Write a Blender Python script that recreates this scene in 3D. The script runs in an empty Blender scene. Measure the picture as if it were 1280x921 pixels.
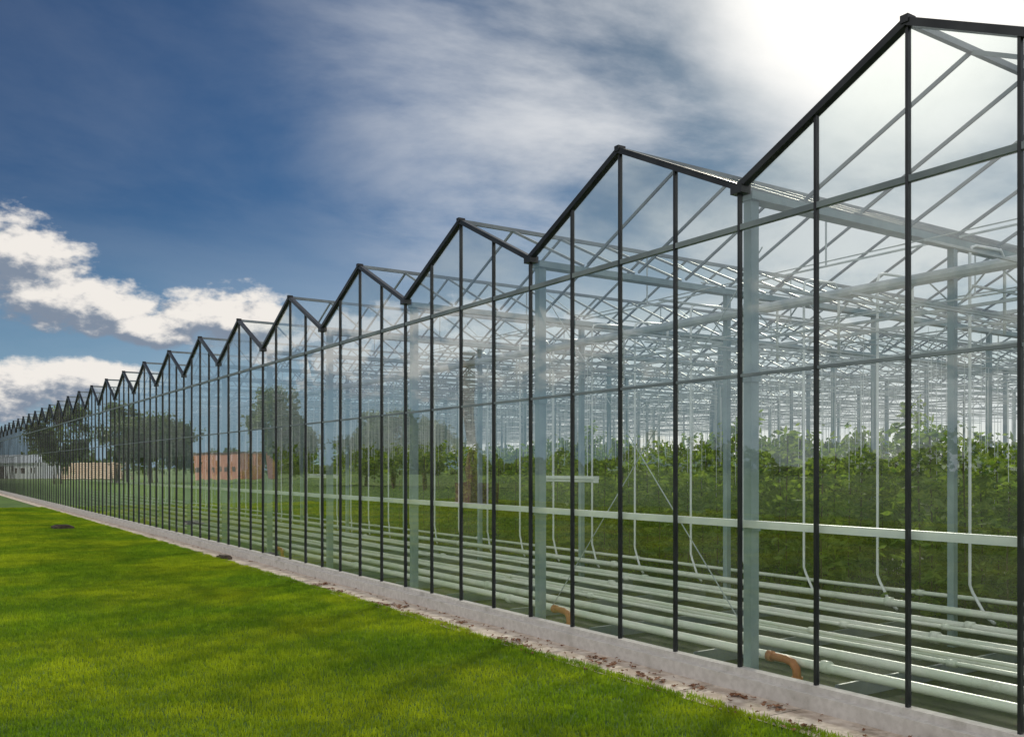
import bpy, math, random
import numpy as np
from mathutils import Vector, Matrix
random.seed(7); rng=np.random.default_rng(7)
sc=bpy.context.scene
sc.view_settings.view_transform='Standard'; sc.view_settings.look='None'; sc.view_settings.exposure=0
R=math.radians
TH=R(33.28); H=2.163; D=7.52; W=4.0; V0=6.96; GZ=-0.2
SUN_AZ=R(56.0); SUN_EL=R(28.0)

# ---------------------------------------------------------------- helpers
class MB:
    def __init__(s): s.v=[]; s.f=[]; s.m=[]
    def quad(s,a,b,c,d,mi=0):
        n=len(s.v); s.v+= [tuple(a),tuple(b),tuple(c),tuple(d)]; s.f.append((n,n+1,n+2,n+3)); s.m.append(mi)
    def box(s,x0,x1,y0,y1,z0,z1,mi=0):
        n=len(s.v)
        s.v+=[(x0,y0,z0),(x1,y0,z0),(x1,y1,z0),(x0,y1,z0),(x0,y0,z1),(x1,y0,z1),(x1,y1,z1),(x0,y1,z1)]
        for f in ((0,3,2,1),(4,5,6,7),(0,1,5,4),(1,2,6,5),(2,3,7,6),(3,0,4,7)):
            s.f.append(tuple(n+i for i in f)); s.m.append(mi)
    def beam(s,p,q,w,h,up=(0,0,1),mi=0):
        p=Vector(p);q=Vector(q);d=(q-p).normalized();u=Vector(up)
        sd=d.cross(u)
        if sd.length<1e-4: sd=d.cross(Vector((0,1,0)))
        sd.normalize();u=sd.cross(d).normalized()
        a=sd*(w/2);b=u*(h/2);n=len(s.v)
        for c in (p,q):
            for o in (-a-b,a-b,a+b,-a+b): s.v.append(tuple(c+o))
        for f in ((0,3,2,1),(4,5,6,7),(0,1,5,4),(1,2,6,5),(2,3,7,6),(3,0,4,7)):
            s.f.append(tuple(n+i for i in f)); s.m.append(mi)
    def tube(s,pts,r,k=8,mi=0,radii=None):
        pts=[Vector(p) for p in pts];n0=len(s.v);ref=None
        for i,p in enumerate(pts):
            d=(pts[min(i+1,len(pts)-1)]-pts[max(i-1,0)]).normalized()
            if ref is None:
                ref=d.cross(Vector((0,0,1)))
                if ref.length<.1: ref=d.cross(Vector((0,1,0)))
            ref=(ref-d*ref.dot(d)).normalized();b=d.cross(ref)
            rr=radii[i] if radii else r
            for j in range(k):
                t=2*math.pi*j/k; s.v.append(tuple(p+(ref*math.cos(t)+b*math.sin(t))*rr))
        for i in range(len(pts)-1):
            for j in range(k):
                a=n0+i*k+j;b2=n0+i*k+(j+1)%k
                s.f.append((a,b2,b2+k,a+k)); s.m.append(mi)
        s.f.append(tuple(n0+j for j in range(k))[::-1]); s.m.append(mi)
        s.f.append(tuple(n0+(len(pts)-1)*k+j for j in range(k))); s.m.append(mi)
    def mesh(s,name,mats,smooth=False):
        me=bpy.data.meshes.new(name); me.from_pydata(s.v,[],s.f)
        for m in mats: me.materials.append(m)
        me.polygons.foreach_set('material_index',s.m)
        if smooth: me.polygons.foreach_set('use_smooth',[True]*len(s.f))
        me.update(); return me
def obj(name,me,parent=None,loc=(0,0,0)):
    o=bpy.data.objects.new(name,me); sc.collection.objects.link(o); o.location=loc
    if parent: o.parent=parent
    return o
def empty(name,loc=(0,0,0)):
    o=bpy.data.objects.new(name,None); sc.collection.objects.link(o); o.location=loc; o.empty_display_size=.3; return o

class NT:
    def __init__(s,nt): s.t=nt; s.n=nt.nodes; s.l=nt.links
    def new(s,t,**k):
        n=s.n.new(t)
        for a,b in k.items(): setattr(n,a,b)
        return n
    def put(s,sock,v):
        if isinstance(v,bpy.types.NodeSocket): s.l.new(v,sock)
        else: sock.default_value=v
    def M(s,op,a,b=0.0,c=0.0,clamp=False):
        n=s.new('ShaderNodeMath',operation=op,use_clamp=clamp)
        s.put(n.inputs[0],a);s.put(n.inputs[1],b);s.put(n.inputs[2],c); return n.outputs[0]
    def ss(s,x,lo,hi,a=0.0,b=1.0):
        n=s.new('ShaderNodeMapRange',interpolation_type='SMOOTHSTEP')
        s.put(n.inputs[0],x);n.inputs[1].default_value=lo;n.inputs[2].default_value=hi;n.inputs[3].default_value=a;n.inputs[4].default_value=b
        return n.outputs[0]
    def noise(s,vec,scale,detail=4,rough=.55,dist=0.0):
        n=s.new('ShaderNodeTexNoise'); 
        if vec is not None: s.l.new(vec,n.inputs['Vector'])
        n.inputs['Scale'].default_value=scale;n.inputs['Detail'].default_value=detail;n.inputs['Roughness'].default_value=rough;n.inputs['Distortion'].default_value=dist
        return n.outputs['Fac']
    def mix(s,f,a,b):
        n=s.new('ShaderNodeMix',data_type='RGBA'); s.put(n.inputs[0],f)
        s.put(n.inputs[6],a if isinstance(a,bpy.types.NodeSocket) else (*a[:3],1)); s.put(n.inputs[7],b if isinstance(b,bpy.types.NodeSocket) else (*b[:3],1)); return n.outputs[2]
    def comb(s,x,y,z):
        n=s.new('ShaderNodeCombineXYZ'); s.put(n.inputs[0],x);s.put(n.inputs[1],y);s.put(n.inputs[2],z); return n.outputs[0]
def mat(name):
    m=bpy.data.materials.new(name); m.use_nodes=True; t=NT(m.node_tree); t.n.clear()
    out=t.new('ShaderNodeOutputMaterial'); return m,t,out
def simple(name,c1,c2,scale=3,rough=.5,metal=0,bump=0.0,detail=4,dirt=None):
    m,t,out=mat(name); g=t.new('ShaderNodeNewGeometry').outputs['Position']
    f=t.noise(g,scale,detail); f=t.ss(f,.35,.65); col=t.mix(f,c1,c2)
    if dirt:
        d=t.ss(t.noise(g,dirt[0],7,.7),.52,.70); col=t.mix(t.M('MULTIPLY',d,dirt[2]),col,dirt[1])
    b=t.new('ShaderNodeBsdfPrincipled'); t.l.new(col,b.inputs['Base Color'])
    b.inputs['Roughness'].default_value=rough;b.inputs['Metallic'].default_value=metal
    if bump:
        bn=t.new('ShaderNodeBump'); bn.inputs['Strength'].default_value=bump; bn.inputs['Distance'].default_value=.02
        t.l.new(t.noise(g,scale*8,6,.7),bn.inputs['Height']); t.l.new(bn.outputs[0],b.inputs['Normal'])
    t.l.new(b.outputs[0],out.inputs[0]); return m
def leafmat(name,c1,c2,scale,trans=.45,big=None,tcol=None,big2=None):
    m,t,out=mat(name); g=t.new('ShaderNodeNewGeometry').outputs['Position']
    f=t.ss(t.noise(g,scale,3),.35,.65); col=t.mix(f,c1,c2)
    for bb in (big,big2):
        if bb:
            f2=t.ss(t.noise(g,bb[0],4,.6),.38,.62); col=t.mix(t.M('MULTIPLY',f2,bb[2]),col,bb[1])
    d=t.new('ShaderNodeBsdfDiffuse');tr=t.new('ShaderNodeBsdfTranslucent');gl=t.new('ShaderNodeBsdfGlossy'); gl.inputs['Roughness'].default_value=.45
    gl.inputs['Color'].default_value=(.5,.5,.5,1)
    t.l.new(col,d.inputs[0]); 
    mm=t.new('ShaderNodeMix',data_type='RGBA',blend_type='MULTIPLY'); mm.inputs[0].default_value=1; t.l.new(col,mm.inputs[6]); mm.inputs[7].default_value=tcol or (1.5,1.5,.6,1)
    t.l.new(mm.outputs[2],tr.inputs[0])
    a=t.new('ShaderNodeMixShader');a.inputs[0].default_value=trans;t.l.new(d.outputs[0],a.inputs[1]);t.l.new(tr.outputs[0],a.inputs[2])
    b=t.new('ShaderNodeMixShader');b.inputs[0].default_value=.03;t.l.new(a.outputs[0],b.inputs[1]);t.l.new(gl.outputs[0],b.inputs[2])
    t.l.new(b.outputs[0],out.inputs[0]); return m

# ---------------------------------------------------------------- materials
def glassmat(name,base,gain,power,haze,tint,refl=True):
    m,t,out=mat(name); g=t.new('ShaderNodeNewGeometry').outputs['Position']
    tr=t.new('ShaderNodeBsdfTransparent'); tr.inputs[0].default_value=(*tint,1)
    src=tr.outputs[0]
    if refl:
        lw=t.new('ShaderNodeLayerWeight'); lw.inputs['Blend'].default_value=.5
        fac=t.M('ADD',t.M('MULTIPLY',t.M('POWER',lw.outputs['Facing'],power),gain),base,clamp=True)
        gl=t.new('ShaderNodeBsdfGlossy'); gl.inputs['Roughness'].default_value=0.0; gl.inputs['Color'].default_value=(.95,.97,1,1)
        bn=t.new('ShaderNodeBump'); bn.inputs['Strength'].default_value=.05; bn.inputs['Distance'].default_value=.02
        t.l.new(t.noise(g,1.2,2),bn.inputs['Height']); t.l.new(bn.outputs[0],gl.inputs['Normal'])
        a=t.new('ShaderNodeMixShader'); t.l.new(fac,a.inputs[0]);t.l.new(tr.outputs[0],a.inputs[1]);t.l.new(gl.outputs[0],a.inputs[2]); src=a.outputs[0]
    df=t.new('ShaderNodeBsdfDiffuse'); df.inputs[0].default_value=(.75,.79,.78,1)
    tl=t.new('ShaderNodeBsdfTranslucent'); tl.inputs[0].default_value=(.8,.83,.81,1)
    dt=t.new('ShaderNodeMixShader'); dt.inputs[0].default_value=.6; t.l.new(df.outputs[0],dt.inputs[1]);t.l.new(tl.outputs[0],dt.inputs[2])
    hz=t.M('MULTIPLY',t.ss(t.noise(g,.9,4,.6),.3,.75,.2,1.0),haze)
    b=t.new('ShaderNodeMixShader'); t.l.new(hz,b.inputs[0]);t.l.new(src,b.inputs[1]);t.l.new(dt.outputs[0],b.inputs[2])
    t.l.new(b.outputs[0],out.inputs[0]); return m
m_glass=glassmat('wall_glass',.12,1.15,2.7,.05,(.93,.97,.94))
m_roof=glassmat('roof_glass',.05,.5,4,.08,(.96,.98,.985),False)
m_black=simple('dark_frame',(.016,.018,.022),(.034,.037,.042),2,.35,.3)
m_grey=simple('grey_steel',(.15,.18,.21),(.23,.27,.30),1.5,.5)
m_col=simple('column_steel',(.20,.28,.32),(.28,.37,.41),2.5,.5)
m_galv=simple('galvanised_steel',(.36,.42,.46),(.52,.57,.61),3,.45)
m_white=simple('white_rail',(.70,.75,.80),(.80,.83,.86),3,.4)
m_pipe=simple('pipe_white',(.64,.72,.62),(.76,.79,.73),2,.35,dirt=(3,(.42,.45,.36),.5))
m_orange=simple('orange_plastic',(.34,.12,.045),(.46,.18,.07),6,.5)
m_sill=simple('sill_concrete',(.56,.53,.50),(.66,.63,.60),14,.8,0,.4,dirt=(3.5,(.26,.24,.20),.55))
m_path=simple('path_concrete',(.50,.40,.32),(.74,.65,.56),5,.9,0,.7,dirt=(2.6,(.24,.19,.13),.75))
m_floor=simple('greenhouse_floor',(.012,.020,.008),(.038,.05,.02),1.6,.9,0,.5)
m_field=simple('field',(.07,.14,.025),(.13,.19,.04),.03,.9)
m_brick=simple('brick_red',(.40,.17,.11),(.5,.24,.16),3,.85)
m_stack=simple('chimney_brick',(.10,.05,.04),(.17,.09,.07),1,.9)
m_wood=simple('wood_log',(.42,.32,.23),(.55,.44,.33),2,.8)
m_bark=simple('bark',(.06,.045,.03),(.1,.075,.05),5,.9,0,.5)
m_deadleaf=simple('dead_leaf',(.12,.05,.025),(.28,.13,.06),30,.8)
m_slab=simple('rusty_iron',(.05,.035,.025),(.11,.08,.06),8,.9,0,.5)
m_lawn=simple('lawn_soil',(.05,.11,.01),(.09,.17,.015),.8,.95,0,.6)
m_grass=leafmat('grass_blade',(.11,.21,.012),(.22,.34,.018),9,.47,big=(.30,(.38,.44,.02),.8),big2=(2.2,(.07,.15,.01),.5))
m_crop=leafmat('crop_leaf',(.04,.10,.018),(.14,.23,.045),2.2,.5,big=(9,(.27,.34,.08),.65))
m_tree=leafmat('tree_leaf',(.055,.095,.03),(.11,.15,.045),.5,.35)

# ---------------------------------------------------------------- ground
b=MB(); b.quad((-3000,-3000,GZ-.03),(3000,-3000,GZ-.03),(3000,3000,GZ-.03),(-3000,3000,GZ-.03)); obj('ground',b.mesh('ground',[m_field]))
b=MB(); b.quad((-45,-30,GZ-.01),(-.7,-30,GZ-.01),(-.7,190,GZ-.01),(-45,190,GZ-.01)); lawn=obj('lawn',b.mesh('lawn',[m_lawn]))
b=MB(); y=-30.0
while y<172:
    b.quad((-.85,y+.006,GZ),(-.16,y+.006,GZ),(-.16,y+1.194,GZ),(-.85,y+1.194,GZ)); y+=1.2
obj('path',b.mesh('path',[m_path]))
def grass_tile(n,sx,sy,seed):
    r=np.random.default_rng(seed)
    x=r.uniform(0,sx,n);yy=r.uniform(0,sy,n)
    a=r.uniform(0,2*np.pi,n);h=r.uniform(.015,.055,n)*(1+.6*(r.random(n)<.07));w=r.uniform(.003,.006,n);ln=r.uniform(.0,.03,n);la=r.uniform(0,2*np.pi,n)
    dx=np.cos(a)*w;dy=np.sin(a)*w;lx=np.cos(la)*ln;ly=np.sin(la)*ln
    V=np.empty((n,4,3))
    V[:,0]=np.stack([x-dx,yy-dy,0*x],1);V[:,1]=np.stack([x+dx,yy+dy,0*x],1)
    V[:,2]=np.stack([x+dx*.4+lx,yy+dy*.4+ly,h],1);V[:,3]=np.stack([x-dx*.4+lx,yy-dy*.4+ly,h],1)
    me=bpy.data.meshes.new('grass_tuft_tile'); me.from_pydata(V.reshape(-1,3).tolist(),[],np.arange(4*n).reshape(-1,4).tolist()); me.materials.append(m_grass); return me
gt=[grass_tile(12000,2,2,i) for i in range(4)]
ge=[grass_tile(2300,.36,2,20+i) for i in range(2)]
ge2=[grass_tile(260,.10,.5,33+i) for i in range(3)]
gp=empty('grass')
for i in range(14):
    for j in range(34):
        x=-1.14-2*(i+1); yv=-6+2*j
        o=obj('turf',random.choice(gt),gp); k=random.randrange(4); o.rotation_euler[2]=k*math.pi/2
        c=Matrix.Rotation(k*math.pi/2,3,'Z')@Vector((1,1,0)); o.location=(x+1-c.x,yv+1-c.y,GZ-.01)
        o.scale[2]=random.uniform(.9,1.1)
for j in range(34):
    obj('turf_edge',random.choice(ge),gp,(-1.15,-6+2*j,GZ-.01))
for j in range(136):
    obj('turf_fringe',random.choice(ge2),gp,(-.86+random.uniform(-.02,.09),-6+.5*j,GZ-.005))

# ---------------------------------------------------------------- greenhouse
gh=empty('glass_greenhouse')
N0,N1=-4,40
ZG,ZR,ZT,ZM,ZW=5.19,6.17,4.76,3.16,1.56
DEP=28.0; NK=int(DEP/4)
valleys=[V0+W*k for k in range(N0,N1+1)]
y0,y1=valleys[0],valleys[-1]
def ztop(dy): return ZG+(ZR-ZG)*(1-abs(dy-2)/2)
fr=MB(); gl=MB()
for yv in valleys:
    for j in range(4):
        zt=ztop(j) if j else ZG-.02
        fr.box(-.03,.02,yv+j-.014,yv+j+.014,0.0,zt-.03)
    if yv<y1:
        fr.beam((-.01,yv+.0,ZG),(-.01,yv+2,ZR),.09,.07,up=(0,0,1)); fr.beam((-.012,yv+2,ZR),(-.012,yv+4,ZG),.09,.07)
        fr.box(-.07,.05,yv+1.96,yv+2.04,ZR-.02,ZR+.05)
        fr.box(-.07,.08,yv-.08,yv+.08,ZG-.07,ZG+.02)
        for j in range(4):
            a,c=yv+j+.013,yv+j+.987
            for z0,z1 in ((0.02,ZM),(ZM,ZT)):
                e=[random.uniform(-.0035,.0035) for _ in range(4)]
                gl.quad((e[0],a,z0),(e[1],c,z0),(e[2],c,z1),(e[3],a,z1))
            gl.quad((0,a,ZT),(0,c,ZT),(0,c,ztop(j+.98)-.02),(0,a,ztop(j+.02)-.02))
obj('wall_glass_panes',gl.mesh('wall_glass_panes',[m_glass]),gh)
obj('gable_frame',fr.mesh('gable_frame',[m_black]),gh)
rl=MB()
rl.box(-.024,.04,y0,y1,ZT-.03,ZT+.03)
rl.box(-.016,.025,y0,y1,ZM-.016,ZM+.016)
obj('wall_rails',rl.mesh('wall_rails',[m_grey]),gh)
wr=MB(); wr.box(.06,.12,y0,y1,ZW-.04,ZW+.04); obj('inner_white_rail',wr.mesh('inner_white_rail',[m_white]),gh)
si=MB(); si.box(-.16,.12,y0,y1,GZ-.1,-.045); si.box(-.06,.06,y0,y1,-.045,.018)
obj('concrete_sill',si.mesh('concrete_sill',[m_sill]),gh)
rg=MB(); rb=MB(); gu=MB()
for yv in valleys[:-1]:
    nseg=int(DEP)
    for s in range(0,nseg,4):
        xa,xb=.03+s,.03+s+3.98
        rg.quad((xa,yv+.08,ZG+.05),(xb,yv+.08,ZG+.05),(xb,yv+1.98,ZR-.01),(xa,yv+1.98,ZR-.01))
        rg.quad((xa,yv+2.02,ZR-.01),(xb,yv+2.02,ZR-.01),(xb,yv+3.92,ZG+.05),(xa,yv+3.92,ZG+.05))
    for s in range(1,nseg+1):
        x=s*1.0
        rb.beam((x,yv+.05,ZG+.02),(x,yv+2,ZR-.02),.026,.04); rb.beam((x,yv+2,ZR-.02),(x,yv+3.95,ZG+.02),.026,.04)
    rb.beam((0.06,yv+2,ZR),(DEP,yv+2,ZR),.05,.06)
for yv in valleys:
    gu.box(.09,DEP,yv-.09,yv+.09,ZG-.12,ZG-.03,0)
obj('roof_glass_panes',rg.mesh('roof_glass_panes',[m_roof]),gh)
obj('roof_glazing_bars',rb.mesh('roof_glazing_bars',[m_grey]),gh)
obj('roof_gutters',gu.mesh('roof_gutters',[m_col]),gh)
co=MB(); tr=MB()
for yv in valleys:
    co.box(.11,.23,yv-.055,yv+.055,GZ,ZG-.12)
    co.box(.08,.26,yv-.09,yv+.09,GZ,GZ+.06)
    co.box(.10,.24,yv-.07,yv+.07,ZM-.06,ZM+.06); co.box(.10,.24,yv-.07,yv+.07,ZW-.08,ZW-.05)
    for k in range(1,NK+1):
        X=4.0*k
        co.box(X-.045,X+.045,yv-.045,yv+.045,GZ,ZG-.12)
for k in range(1,NK+1):
    X=4.0*k
    if k==1: tr.tube([(X-.14,y0,4.70),(X-.14,y1,4.70)],.08,10)
    tr.beam((X+.09,y0,4.80),(X+.09,y1,4.80),.05,.05); tr.beam((X+.09,y0,4.28),(X+.09,y1,4.28),.04,.04)
    for yv in valleys[:-1]:
        for q in range(8):
            a,c=(4.28,4.80) if q%2==0 else (4.80,4.28)
            tr.beam((X+.09,yv+q*.5,a),(X+.09,yv+q*.5+.5,c),.018,.018)
        tr.beam((X,yv+.1,ZG),(X,yv+3.9,ZG),.025,.025)
        tr.beam((X,yv+2,ZG),(X,yv+2,ZR),.02,.02)
obj('columns',co.mesh('columns',[m_col]),gh)
obj('lattice_girders',tr.mesh('lattice_girders',[m_galv]),gh)
wi=MB()
for i,yv in enumerate(valleys[:-1]):
    for dy,z,r_ in ((.5,3.95,.010),(1.3,3.95,.010),(2.1,3.95,.010),(2.9,3.95,.010),(3.5,4.1,.016),(1.0,4.45,.018),(2.6,4.5,.014)):
        wi.beam((1.2,yv+dy,z),(DEP,yv+dy,z),r_*2,r_*2)
    for q in range(1,int(DEP/4)):
        wi.beam((4*q+.5,yv+.9,ZG+.28),(4*q+.5,yv+1.9,ZR-.08),.015,.015)
    wi.beam((4.3,yv+.9,ZG+.28),(DEP,yv+.9,ZG+.28),.022,.022)
for k in range(1,int(DEP/2)):
    wi.beam((2.0*k,y0,3.99),(2.0*k,y1,3.99),.018,.018)
    wi.beam((2.0*k+1,y0,ZG-.2),(2.0*k+1,y1,ZG-.2),.014,.014)
for k in (1,6,12,20):
    ya=V0+W*k
    wi.beam((.32,ya,4.6),(.32,ya-4,.1),.010,.010); wi.beam((.35,ya,.1),(.35,ya-4,4.6),.010,.010)
obj('crop_wires',wi.mesh('crop_wires',[m_galv]),gh)
ri=MB(); y=1.6; i=0
while y<y1-1:
    X=4.25+random.uniform(-.05,.05); zt=5.0 if i%2 else 5.12
    ri.tube([(X-.15,y-.42,.18),(X-.1,y-.28,.24),(X,y-.04,.52),(X,y,.62),(X,y,zt-.12),(X+.04,y,zt-.03),(X+.14,y,zt),(X+.75,y,zt+.02),(X+.85,y,zt-.1),(X+.85,y,4.0)],.021,6)
    y+=(1.28 if i%2 else 1.42)+random.uniform(-.12,.12); i+=1
obj('heating_riser_pipes',ri.mesh('heating_riser_pipes',[m_white],True),gh)
pp=MB()
for X,z,r_ in ((.45,.10,.050),(.62,.42,.020),(.95,.12,.055),(1.45,.16,.026),(1.75,.13,.055),(2.3,.2,.024),(2.65,.16,.055),(3.1,.22,.026),(3.45,.2,.055),(3.95,.30,.05),(4.35,.42,.03)):
    pts=[]; yy=y0+.2
    while yy<y1-.2: pts.append((X+random.uniform(-.012,.012),yy,z+random.uniform(-.012,.012))); yy+=3.0
    pp.tube(pts,r_,10)
    yy=y0+2+random.uniform(0,3)
    while yy<y1-1: pp.tube([(X,yy,z),(X,yy+.10,z)],r_*1.1+.012,10); yy+=6.0
obj('floor_heating_pipes',pp.mesh('floor_heating_pipes',[m_pipe],True),gh)
su=MB(); yy=y0+1
while yy<y1:
    su.box(.3,4.5,yy-.015,yy+.015,GZ+.02,GZ+.18); yy+=2.0
obj('pipe_supports',su.mesh('pipe_supports',[m_grey]),gh)
b=MB(); b.quad((.12,y0,GZ+.012),(DEP,y0,GZ+.012),(DEP,y1,GZ+.012),(.12,y1,GZ+.012)); obj('floor',b.mesh('floor',[m_floor]),gh)
og=MB()
for k in (0,1,4,8,14):
    yv=V0+W*k
    og.tube([(.34,yv-.10,.12),(.34,yv-.34,.12),(.34,yv-.42,.10),(.34,yv-.47,.04),(.34,yv-.48,-.04),(.34,yv-.48,-.2)],.045,12)
    og.tube([(.34,yv-.09,.12),(.34,yv-.15,.12)],.06,12); og.tube([(.34,yv-.48,-.1),(.34,yv-.48,-.04)],.06,12)
obj('drain_elbow_pipes',og.mesh('drain_elbow_pipes',[m_orange],True),gh)
ew=MB()
for ye in (y0,y1):
    for k in range(0,NK+1): ew.box(k*4-.03,k*4+.03,ye-.03,ye+.03,0,ZG)
    ew.box(0,DEP,ye-.02,ye+.02,ZM-.02,ZM+.02); ew.box(0,DEP,ye-.08,ye+.08,GZ,0.0)
for k in range(int((y1-y0)/2)+1): ew.box(DEP-.03,DEP+.03,y0+2*k-.03,y0+2*k+.03,0,ZG)
ew.box(DEP-.06,DEP+.06,y0,y1,GZ,0)
obj('end_wall_frame',ew.mesh('end_wall_frame',[m_grey]),gh)

def white_bar(name,x,y,z,L):  # white bar with end caps, hung on two wires
    p=empty(name,(x,y,z)); m=MB()
    m.box(-.05,.05,-L/2,L/2,0,.05); m.tube([(0,-L/2+.02,-.03),(0,L/2-.02,-.03)],.025,8)
    m.box(-.04,.04,-L/2,-L/2+.04,-.06,0); m.box(-.04,.04,L/2-.04,L/2,-.06,0)
    m.tube([(0,-L/3,.05),(0,-L/3,3.2-z+.7)],.006,5); m.tube([(0,L/3,.05),(0,L/3,3.2-z+.7)],.006,5)
    obj('batten',m.mesh('batten',[m_white]),p)
white_bar('hanging_white_bar',2.0,12.7,1.98,1.5); white_bar('hanging_white_bar',2.0,24.0,1.95,2.0)

# ---------------------------------------------------------------- crops
def crop_mesh(seed):
    r=random.Random(seed); m=MB(); hb=r.uniform(2.2,2.7)
    for st in range(3):
        cx=-.4+.4*st; cy=r.uniform(-.18,.18); h=hb+r.uniform(-.3,.3)
        m.tube([(cx,cy,0),(cx+.03,cy,h*.5),(cx,cy+.02,h)],.012,5,1)
        m.beam((cx,cy,h-.3),(cx,cy,4.1),.006,.006,mi=2)
        n=36
        for k in range(n):
            z=.25+ (h-.25)*(k/n)**.75; a=k*2.4+r.uniform(-.5,.5); L=r.uniform(.2,.62)*(1.0 if z<h-.3 else .6)
            d=Vector((math.cos(a),math.sin(a)*.95,0)); droop=r.uniform(-.6,.25) if z<h-.25 else .5
            for q in range(8):
                t=(q+1)/8; p=Vector((cx,cy,z))+d*L*t+Vector((0,0,droop*L*t*t+.06*t))
                p+=Vector((r.uniform(-.05,.05),r.uniform(-.05,.05),r.uniform(-.06,.06)))
                s=r.uniform(.05,.11); u=Vector((r.gauss(0,1),r.gauss(0,1),r.gauss(0,.6))).normalized(); w=u.cross(Vector((r.gauss(0,1),r.gauss(0,1),r.gauss(0,1)))).normalized()
                m.quad(p-u*s,p-w*s*.45+u*s*.1,p+u*s,p+w*s*.45+u*s*.1)
    return m.mesh('tomato_plant_clump',[m_crop,m_bark,m_white])
cm=[crop_mesh(i) for i in range(7)]
cp=empty('tomato_plants')
y=0.6
while y<42:
    rowz=random.uniform(.92,1.08); off=random.uniform(-.2,.35)
    for k in range(7):
        if random.random()<.04: continue
        o=obj('plant_clump',random.choice(cm),cp,(5.4+off+1.15*k+random.uniform(-.15,.15),y+random.uniform(-.12,.12),GZ))
        o.rotation_euler[2]=random.choice((0,math.pi))+random.uniform(-.3,.3); s=random.uniform(.9,1.2); o.scale=(s,s,rowz*random.uniform(.88,1.14))
    y+=random.choice((.75,.85,1.0))
def bed_mesh(seed):
    r=random.Random(seed); m=MB()
    for k in range(1500):
        p=Vector((r.uniform(0,4),r.uniform(0,4),.03+abs(r.gauss(0,.16)))); s=r.uniform(.06,.12)
        u=Vector((r.gauss(0,1),r.gauss(0,1),r.gauss(0,.6))).normalized(); w=u.cross(Vector((r.gauss(0,1),r.gauss(0,1),r.gauss(0,1)))).normalized()
        m.quad(p-u*s,p-w*s*.5,p+u*s,p+w*s*.5)
    return m.mesh('seedlings',[m_crop])
bm_=[bed_mesh(i) for i in range(2)]
bp=empty('seedling_beds')
for i in range(5):
    for j in range(30): obj('bed',random.choice(bm_),bp,(5+4.2*i,43+4.0*j,GZ+.02))

# ---------------------------------------------------------------- fallen leaves
m=MB()
def leafat(x,y,s):
    a=random.uniform(0,6.28); n=7
    base=len(m.v); m.v.append((x,y,GZ+.012+random.uniform(0,.02)))
    for i in range(n):
        t=a+2*math.pi*i/n; rr=s*(1 if i%2 else .6)*random.uniform(.7,1.1)
        m.v.append((x+math.cos(t)*rr,y+math.sin(t)*rr*.8,GZ+.006+random.uniform(0,.03)))
    for i in range(n): m.f.append((base,base+1+i,base+1+(i+1)%n)); m.m.append(0)
for i in range(260):
    yy=random.uniform(2,60)
    if random.random()<.6: yy=random.gauss(9,4)
    leafat(random.uniform(-.95,-.2),yy,random.uniform(.015,.045))
for i in range(30):
    cx,cyy=random.uniform(-.75,-.25),random.uniform(3.5,18)
    for k in range(9): leafat(cx+random.gauss(0,.045),cyy+random.gauss(0,.08),random.uniform(.03,.065))
obj('fallen_leaves',m.mesh('fallen_leaves',[m_deadleaf]))
p=empty('drain_cover',(-2.46,39.8,GZ)); m=MB(); m.box(-.35,.35,-.55,.55,-.02,.09); m.box(-.28,.28,-.48,.48,.09,.12)
for k in range(5): m.box(-.22,.22,-.4+k*.2-.03,-.4+k*.2+.03,.12,.14)
obj('cover',m.mesh('cover',[m_slab]),p)
p=empty('stone_block',(-.62,24.2,GZ)); m=MB(); m.box(-.12,.12,-.3,.3,0,.07); m.box(-.09,.1,-.24,.2,.07,.10); obj('block',m.mesh('block',[m_slab]),p)

# ---------------------------------------------------------------- surroundings
def tree_mesh(seed,Ht,cr,nl=5200,ls=.28):
    r=random.Random(seed); m=MB()
    m.tube([(0,0,0),(.1,0,Ht*.3),(0,.15,Ht*.6),(.1,.1,Ht*.9)],.3,8,1,radii=[Ht*.03,Ht*.022,Ht*.012,.03])
    cl=[]
    for k in range(26):
        z=Ht*r.uniform(.3,.95); a=r.uniform(0,6.28); f=math.sin(math.pi*min(1,max(.12,(z/Ht-.2)/.85)))
        rad=cr*f*r.uniform(.45,1.0); c=Vector((math.cos(a)*rad,math.sin(a)*rad,z)); cl.append((c,cr*r.uniform(.22,.42)))
        m.tube([(0,0,z*.75),tuple(c*.5+Vector((0,0,z*.42))),tuple(c)],.1,5,1,radii=[Ht*.01,Ht*.006,.02])
    for k in range(nl):
        c,s=r.choice(cl); g=Vector((r.gauss(0,1),r.gauss(0,1),r.gauss(0,.8)))*s*.55; p=c+g
        u=Vector((r.gauss(0,1),r.gauss(0,1),r.gauss(0,1))).normalized(); w=u.cross(Vector((r.gauss(0,1),r.gauss(0,1),r.gauss(0,1)))).normalized(); L=ls*r.uniform(.6,1.3)
        m.quad(p-u*L,p-w*L*.6,p+u*L,p+w*L*.6)
    return m.mesh('broadleaf_tree',[m_tree,m_bark])
tms=[tree_mesh(1,11,3.6),tree_mesh(2,13,3.2),tree_mesh(3,9,3.8)]
def wpos(px,Z,mirror=False):
    lat=(px-640)/1150*Z
    x=-D+Z*math.sin(TH)+lat*math.cos(TH); y=Z*math.cos(TH)-lat*math.sin(TH)
    return (-x if mirror else x,y)
def place(px,Z,tm,s=1.0,mirror=False):
    x,y=wpos(px,Z,mirror)
    o=obj('broadleaf_tree',tm,None,(x,y,GZ-.03)); o.rotation_euler[2]=random.uniform(0,6); o.scale=(s,s,s); return o
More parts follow.
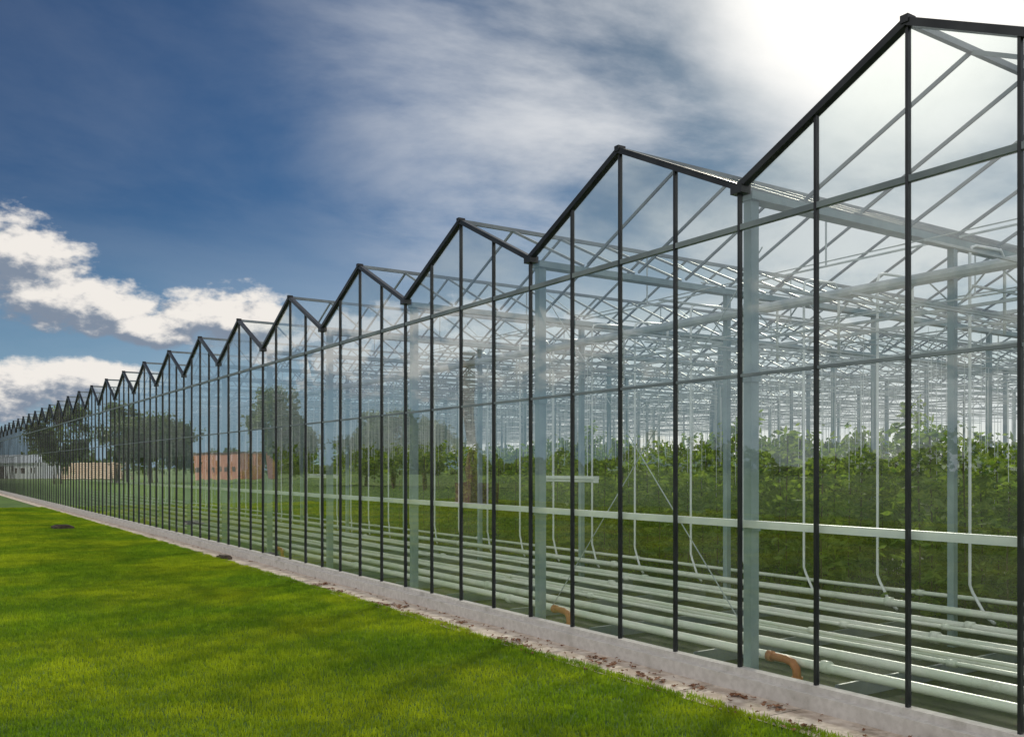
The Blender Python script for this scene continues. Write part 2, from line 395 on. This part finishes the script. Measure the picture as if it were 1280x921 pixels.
for px,Z,ti,s in ((75,190,0,1.3),(105,195,2,1.5),(135,195,1,1.1),(165,192,0,1.4),(195,200,2,1.4),(225,190,1,1.1),(345,190,1,1.3),(372,195,2,1.5),(490,150,1,.9),(540,110,2,.8),(470,110,2,.8)):
    place(px,Z,tms[ti],s)
for px,Z,ti,s in ((75,140,0,1.2),(150,150,1,1.0),(190,145,2,1.2),(225,150,0,.9),(345,120,1,1.0),(368,125,2,.9),(490,110,2,1.0),(530,100,0,.7),(455,120,2,.8)):
    place(px,Z,tms[ti],s,True)
m=MB(); r=random.Random(5)
for k in range(15000):
    az=R(r.uniform(-75,75)); d=330+r.uniform(0,50); hh=9+4*math.sin(az*23)+3*math.sin(az*61+1)+2*math.sin(az*140)
    z=GZ+abs(r.random()**.8)*max(3,hh); p=Vector((math.sin(az)*d,math.cos(az)*d,z)); L=r.uniform(.6,1.5)
    u=Vector((r.gauss(0,1),r.gauss(0,1),r.gauss(0,1))).normalized(); w=u.cross(Vector((r.gauss(0,1),r.gauss(0,1),r.gauss(0,1)))).normalized()
    m.quad(p-u*L,p-w*L,p+u*L,p+w*L)
obj('distant_treeline',m.mesh('distant_treeline',[m_tree]))
bx,by=wpos(290,200,True)
p=empty('brick_building',(bx,by,GZ)); p.rotation_euler[2]=R(58); m=MB(); m.box(-6.5,6.5,-4,4,0,5.6,0); obj('walls',m.mesh('walls',[m_brick]),p)
m=MB(); m.box(-6.8,6.8,-4.3,4.3,5.6,5.8); obj('roof',m.mesh('roof',[m_slab]),p)
m=MB()
for k in range(4): m.box(-5.2+3*k,-4.3+3*k,-4.05,-3.98,1.6,2.6)
obj('windows',m.mesh('windows',[m_slab]),p)
bx,by=wpos(592,60,True)
p=empty('brick_chimney',(bx,by,GZ)); m=MB()
m.tube([(0,0,0),(0,0,3),(0,0,6),(0,0,9.4),(0,0,9.4),(0,0,9.9)],.5,12,0,radii=[.75,.62,.5,.38,.46,.46]); m.box(-1.0,1.0,-1.0,1.0,0,1.4)
obj('stack',m.mesh('stack',[m_stack]),p)
bx,by=wpos(110,190,True)
p=empty('timber_pile',(bx,by,GZ)); p.rotation_euler[2]=R(50); m=MB()
for i in range(8):
    for j in range(9-i): m.tube([(-6+r.uniform(-.5,.5),j*.5+i*.25,.25+i*.43),(6+r.uniform(-.5,.5),j*.5+i*.25,.25+i*.43)],.24,8)
obj('logs',m.mesh('logs',[m_wood]),p)
bx,by=wpos(22,210,True)
p=empty('white_shed',(bx,by,GZ)); p.rotation_euler[2]=R(50); m=MB(); m.box(-8,8,-4,4,0,3.6); obj('walls',m.mesh('walls',[m_white]),p)
m=MB(); m.quad((-8.3,-4.4,3.5),(8.3,-4.4,3.5),(8.3,0,5.4),(-8.3,0,5.4)); m.quad((-8.3,0,5.4),(8.3,0,5.4),(8.3,4.4,3.5),(-8.3,4.4,3.5)); m.quad((-8,-4,3.6),(-8,4,3.6),(-8,.1,5.3),(-8,-.1,5.3)); m.quad((8,-4,3.6),(8,4,3.6),(8,.1,5.3),(8,-.1,5.3))
obj('roof',m.mesh('roof',[m_galv]),p)
m=MB(); m.box(-1.5,1.5,-4.06,-4.0,0,2.8); m.box(-6,-4,-4.06,-4,1.2,2.4); m.box(4,6,-4.06,-4,1.2,2.4); obj('doors',m.mesh('doors',[m_slab]),p)

# ---------------------------------------------------------------- world
w=bpy.data.worlds.new('World'); sc.world=w; w.use_nodes=True; t=NT(w.node_tree); t.n.clear()
out=t.new('ShaderNodeOutputWorld'); bg=t.new('ShaderNodeBackground'); t.l.new(bg.outputs[0],out.inputs[0])
sky=t.new('ShaderNodeTexSky',sky_type='NISHITA'); sky.sun_disc=False; sky.sun_elevation=SUN_EL; sky.sun_rotation=SUN_AZ
sky.air_density=1.0; sky.dust_density=.8; sky.ozone_density=2.5
tc=t.new('ShaderNodeTexCoord').outputs['Generated']
nm=t.new('ShaderNodeVectorMath',operation='NORMALIZE'); t.l.new(tc,nm.inputs[0])
sx=t.new('ShaderNodeSeparateXYZ'); t.l.new(nm.outputs[0],sx.inputs[0]); X,Y,Z=sx.outputs
az=t.M('MULTIPLY',t.M('ARCTAN2',X,Y),57.2958); el=t.M('MULTIPLY',t.M('ARCSINE',Z),57.2958)
S=(math.sin(SUN_AZ)*math.cos(SUN_EL),math.cos(SUN_AZ)*math.cos(SUN_EL),math.sin(SUN_EL))
dp=t.new('ShaderNodeVectorMath',operation='DOT_PRODUCT'); t.l.new(nm.outputs[0],dp.inputs[0]); dp.inputs[1].default_value=S
sd=dp.outputs['Value']
den=t.M('ADD',Z,.22); pv=t.comb(t.M('DIVIDE',X,den),t.M('DIVIDE',Y,den),0.0)
mp=t.new('ShaderNodeMapping'); t.l.new(pv,mp.inputs[0]); mp.inputs['Rotation'].default_value=(0,0,R(25)); mp.inputs['Scale'].default_value=(.9,1.15,1); mp.inputs['Location'].default_value=(.15,.1,0)
c1=t.noise(mp.outputs[0],1.5,10,.58,.25)
ci=t.ss(c1,.34,.66)
sunw=t.ss(sd,.80,.955)
cir=t.M('MULTIPLY',ci,t.M('ADD',t.M('MULTIPLY',sunw,.92),.07),clamp=True)
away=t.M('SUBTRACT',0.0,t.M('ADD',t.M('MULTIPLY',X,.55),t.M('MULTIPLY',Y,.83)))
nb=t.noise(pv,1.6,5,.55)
fill_deck=t.M('MULTIPLY',t.ss(away,-.35,.25),t.ss(nb,.36,.56,.25,1.0))  # bright cloud cover added behind the camera, out of view, as frontal fill
ell=[(4.5,11.6,4.2,2.3),(8.5,9.2,4.5,1.6),(15.8,8.8,4.4,1.9),(12,8.0,4,1.0),(4,4.4,6,1.6),(9,4.8,3.8,1.4),(-30,7,12,3),(-62,9,14,4),(-10,10,7,3)]
def density(oa,oe):
    A=t.M('ADD',az,oa);E=t.M('ADD',el,oe); d=None
    for a,e,ra,re in ell:
        da=t.M('DIVIDE',t.M('SUBTRACT',A,a),ra);de=t.M('DIVIDE',t.M('SUBTRACT',E,e),re)
        v=t.M('SUBTRACT',1.0,t.M('ADD',t.M('MULTIPLY',da,da),t.M('MULTIPLY',de,de)))
        d=v if d is None else t.M('MAXIMUM',d,v)
    d=t.M('MAXIMUM',d,-1.5)
    n=t.noise(t.comb(t.M('MULTIPLY',A,.16),t.M('MULTIPLY',E,.26),3.3),2.2,8,.56)
    return t.M('ADD',t.M('MULTIPLY',d,1.0),t.M('MULTIPLY',t.M('SUBTRACT',n,.5),3.4))
d1=density(0,0); d2=density(.5,.8)
cm_=t.ss(d1,-.2,.45); sh=t.ss(t.M('SUBTRACT',d2,d1),-.5,.4,1.0,0.0)
ccol=t.mix(sh,(2.2,2.7,3.5),(8.8,8.4,7.9))
gm=t.new('ShaderNodeGamma'); t.l.new(sky.outputs[0],gm.inputs[0]); gm.inputs[1].default_value=1.15
tint=t.new('ShaderNodeMix',data_type='RGBA',blend_type='MULTIPLY'); tint.inputs[0].default_value=1; t.l.new(gm.outputs[0],tint.inputs[6])
# darker tint put into the sky near the sun, holding back its glow
tn=t.mix(t.ss(sd,.88,.995),(.120,.215,.305),(.078,.125,.165)); t.l.new(tn,tint.inputs[7])
hzf=t.M('MULTIPLY',t.ss(el,0,16,1,0),t.ss(az,5,40,.5,.97))
hcol=t.mix(t.ss(az,8,38),(4.0,5.9,7.6),(9.8,9.6,9.2))
base=t.mix(hzf,tint.outputs[2],hcol)
b1=t.mix(cir,base,(7.0,7.2,7.5))
glow=t.ss(sd,.975,1.0); b2=t.mix(t.M('MULTIPLY',glow,.95),b1,(13,12.6,11.8))
b2=t.mix(fill_deck,b2,(12.4,12,11.6))
b3=t.mix(cm_,b2,ccol)
t.l.new(b3,bg.inputs[0]); bg.inputs[1].default_value=.1

L=bpy.data.lights.new('sun','SUN'); L.energy=5.0; L.angle=R(7); L.color=(1,.93,.78)
lo=bpy.data.objects.new('sun',L); sc.collection.objects.link(lo); lo.rotation_euler=Vector(S).to_track_quat('Z','Y').to_euler()

cam=bpy.data.cameras.new('camera'); co_=bpy.data.objects.new('camera',cam); sc.collection.objects.link(co_)
co_.location=(-D,0,H); co_.rotation_euler=(R(90),0,-TH); cam.sensor_width=36; cam.lens=1150/1280*36; cam.shift_y=124.5/1280
cam.clip_start=.1; cam.clip_end=6000; sc.camera=co_
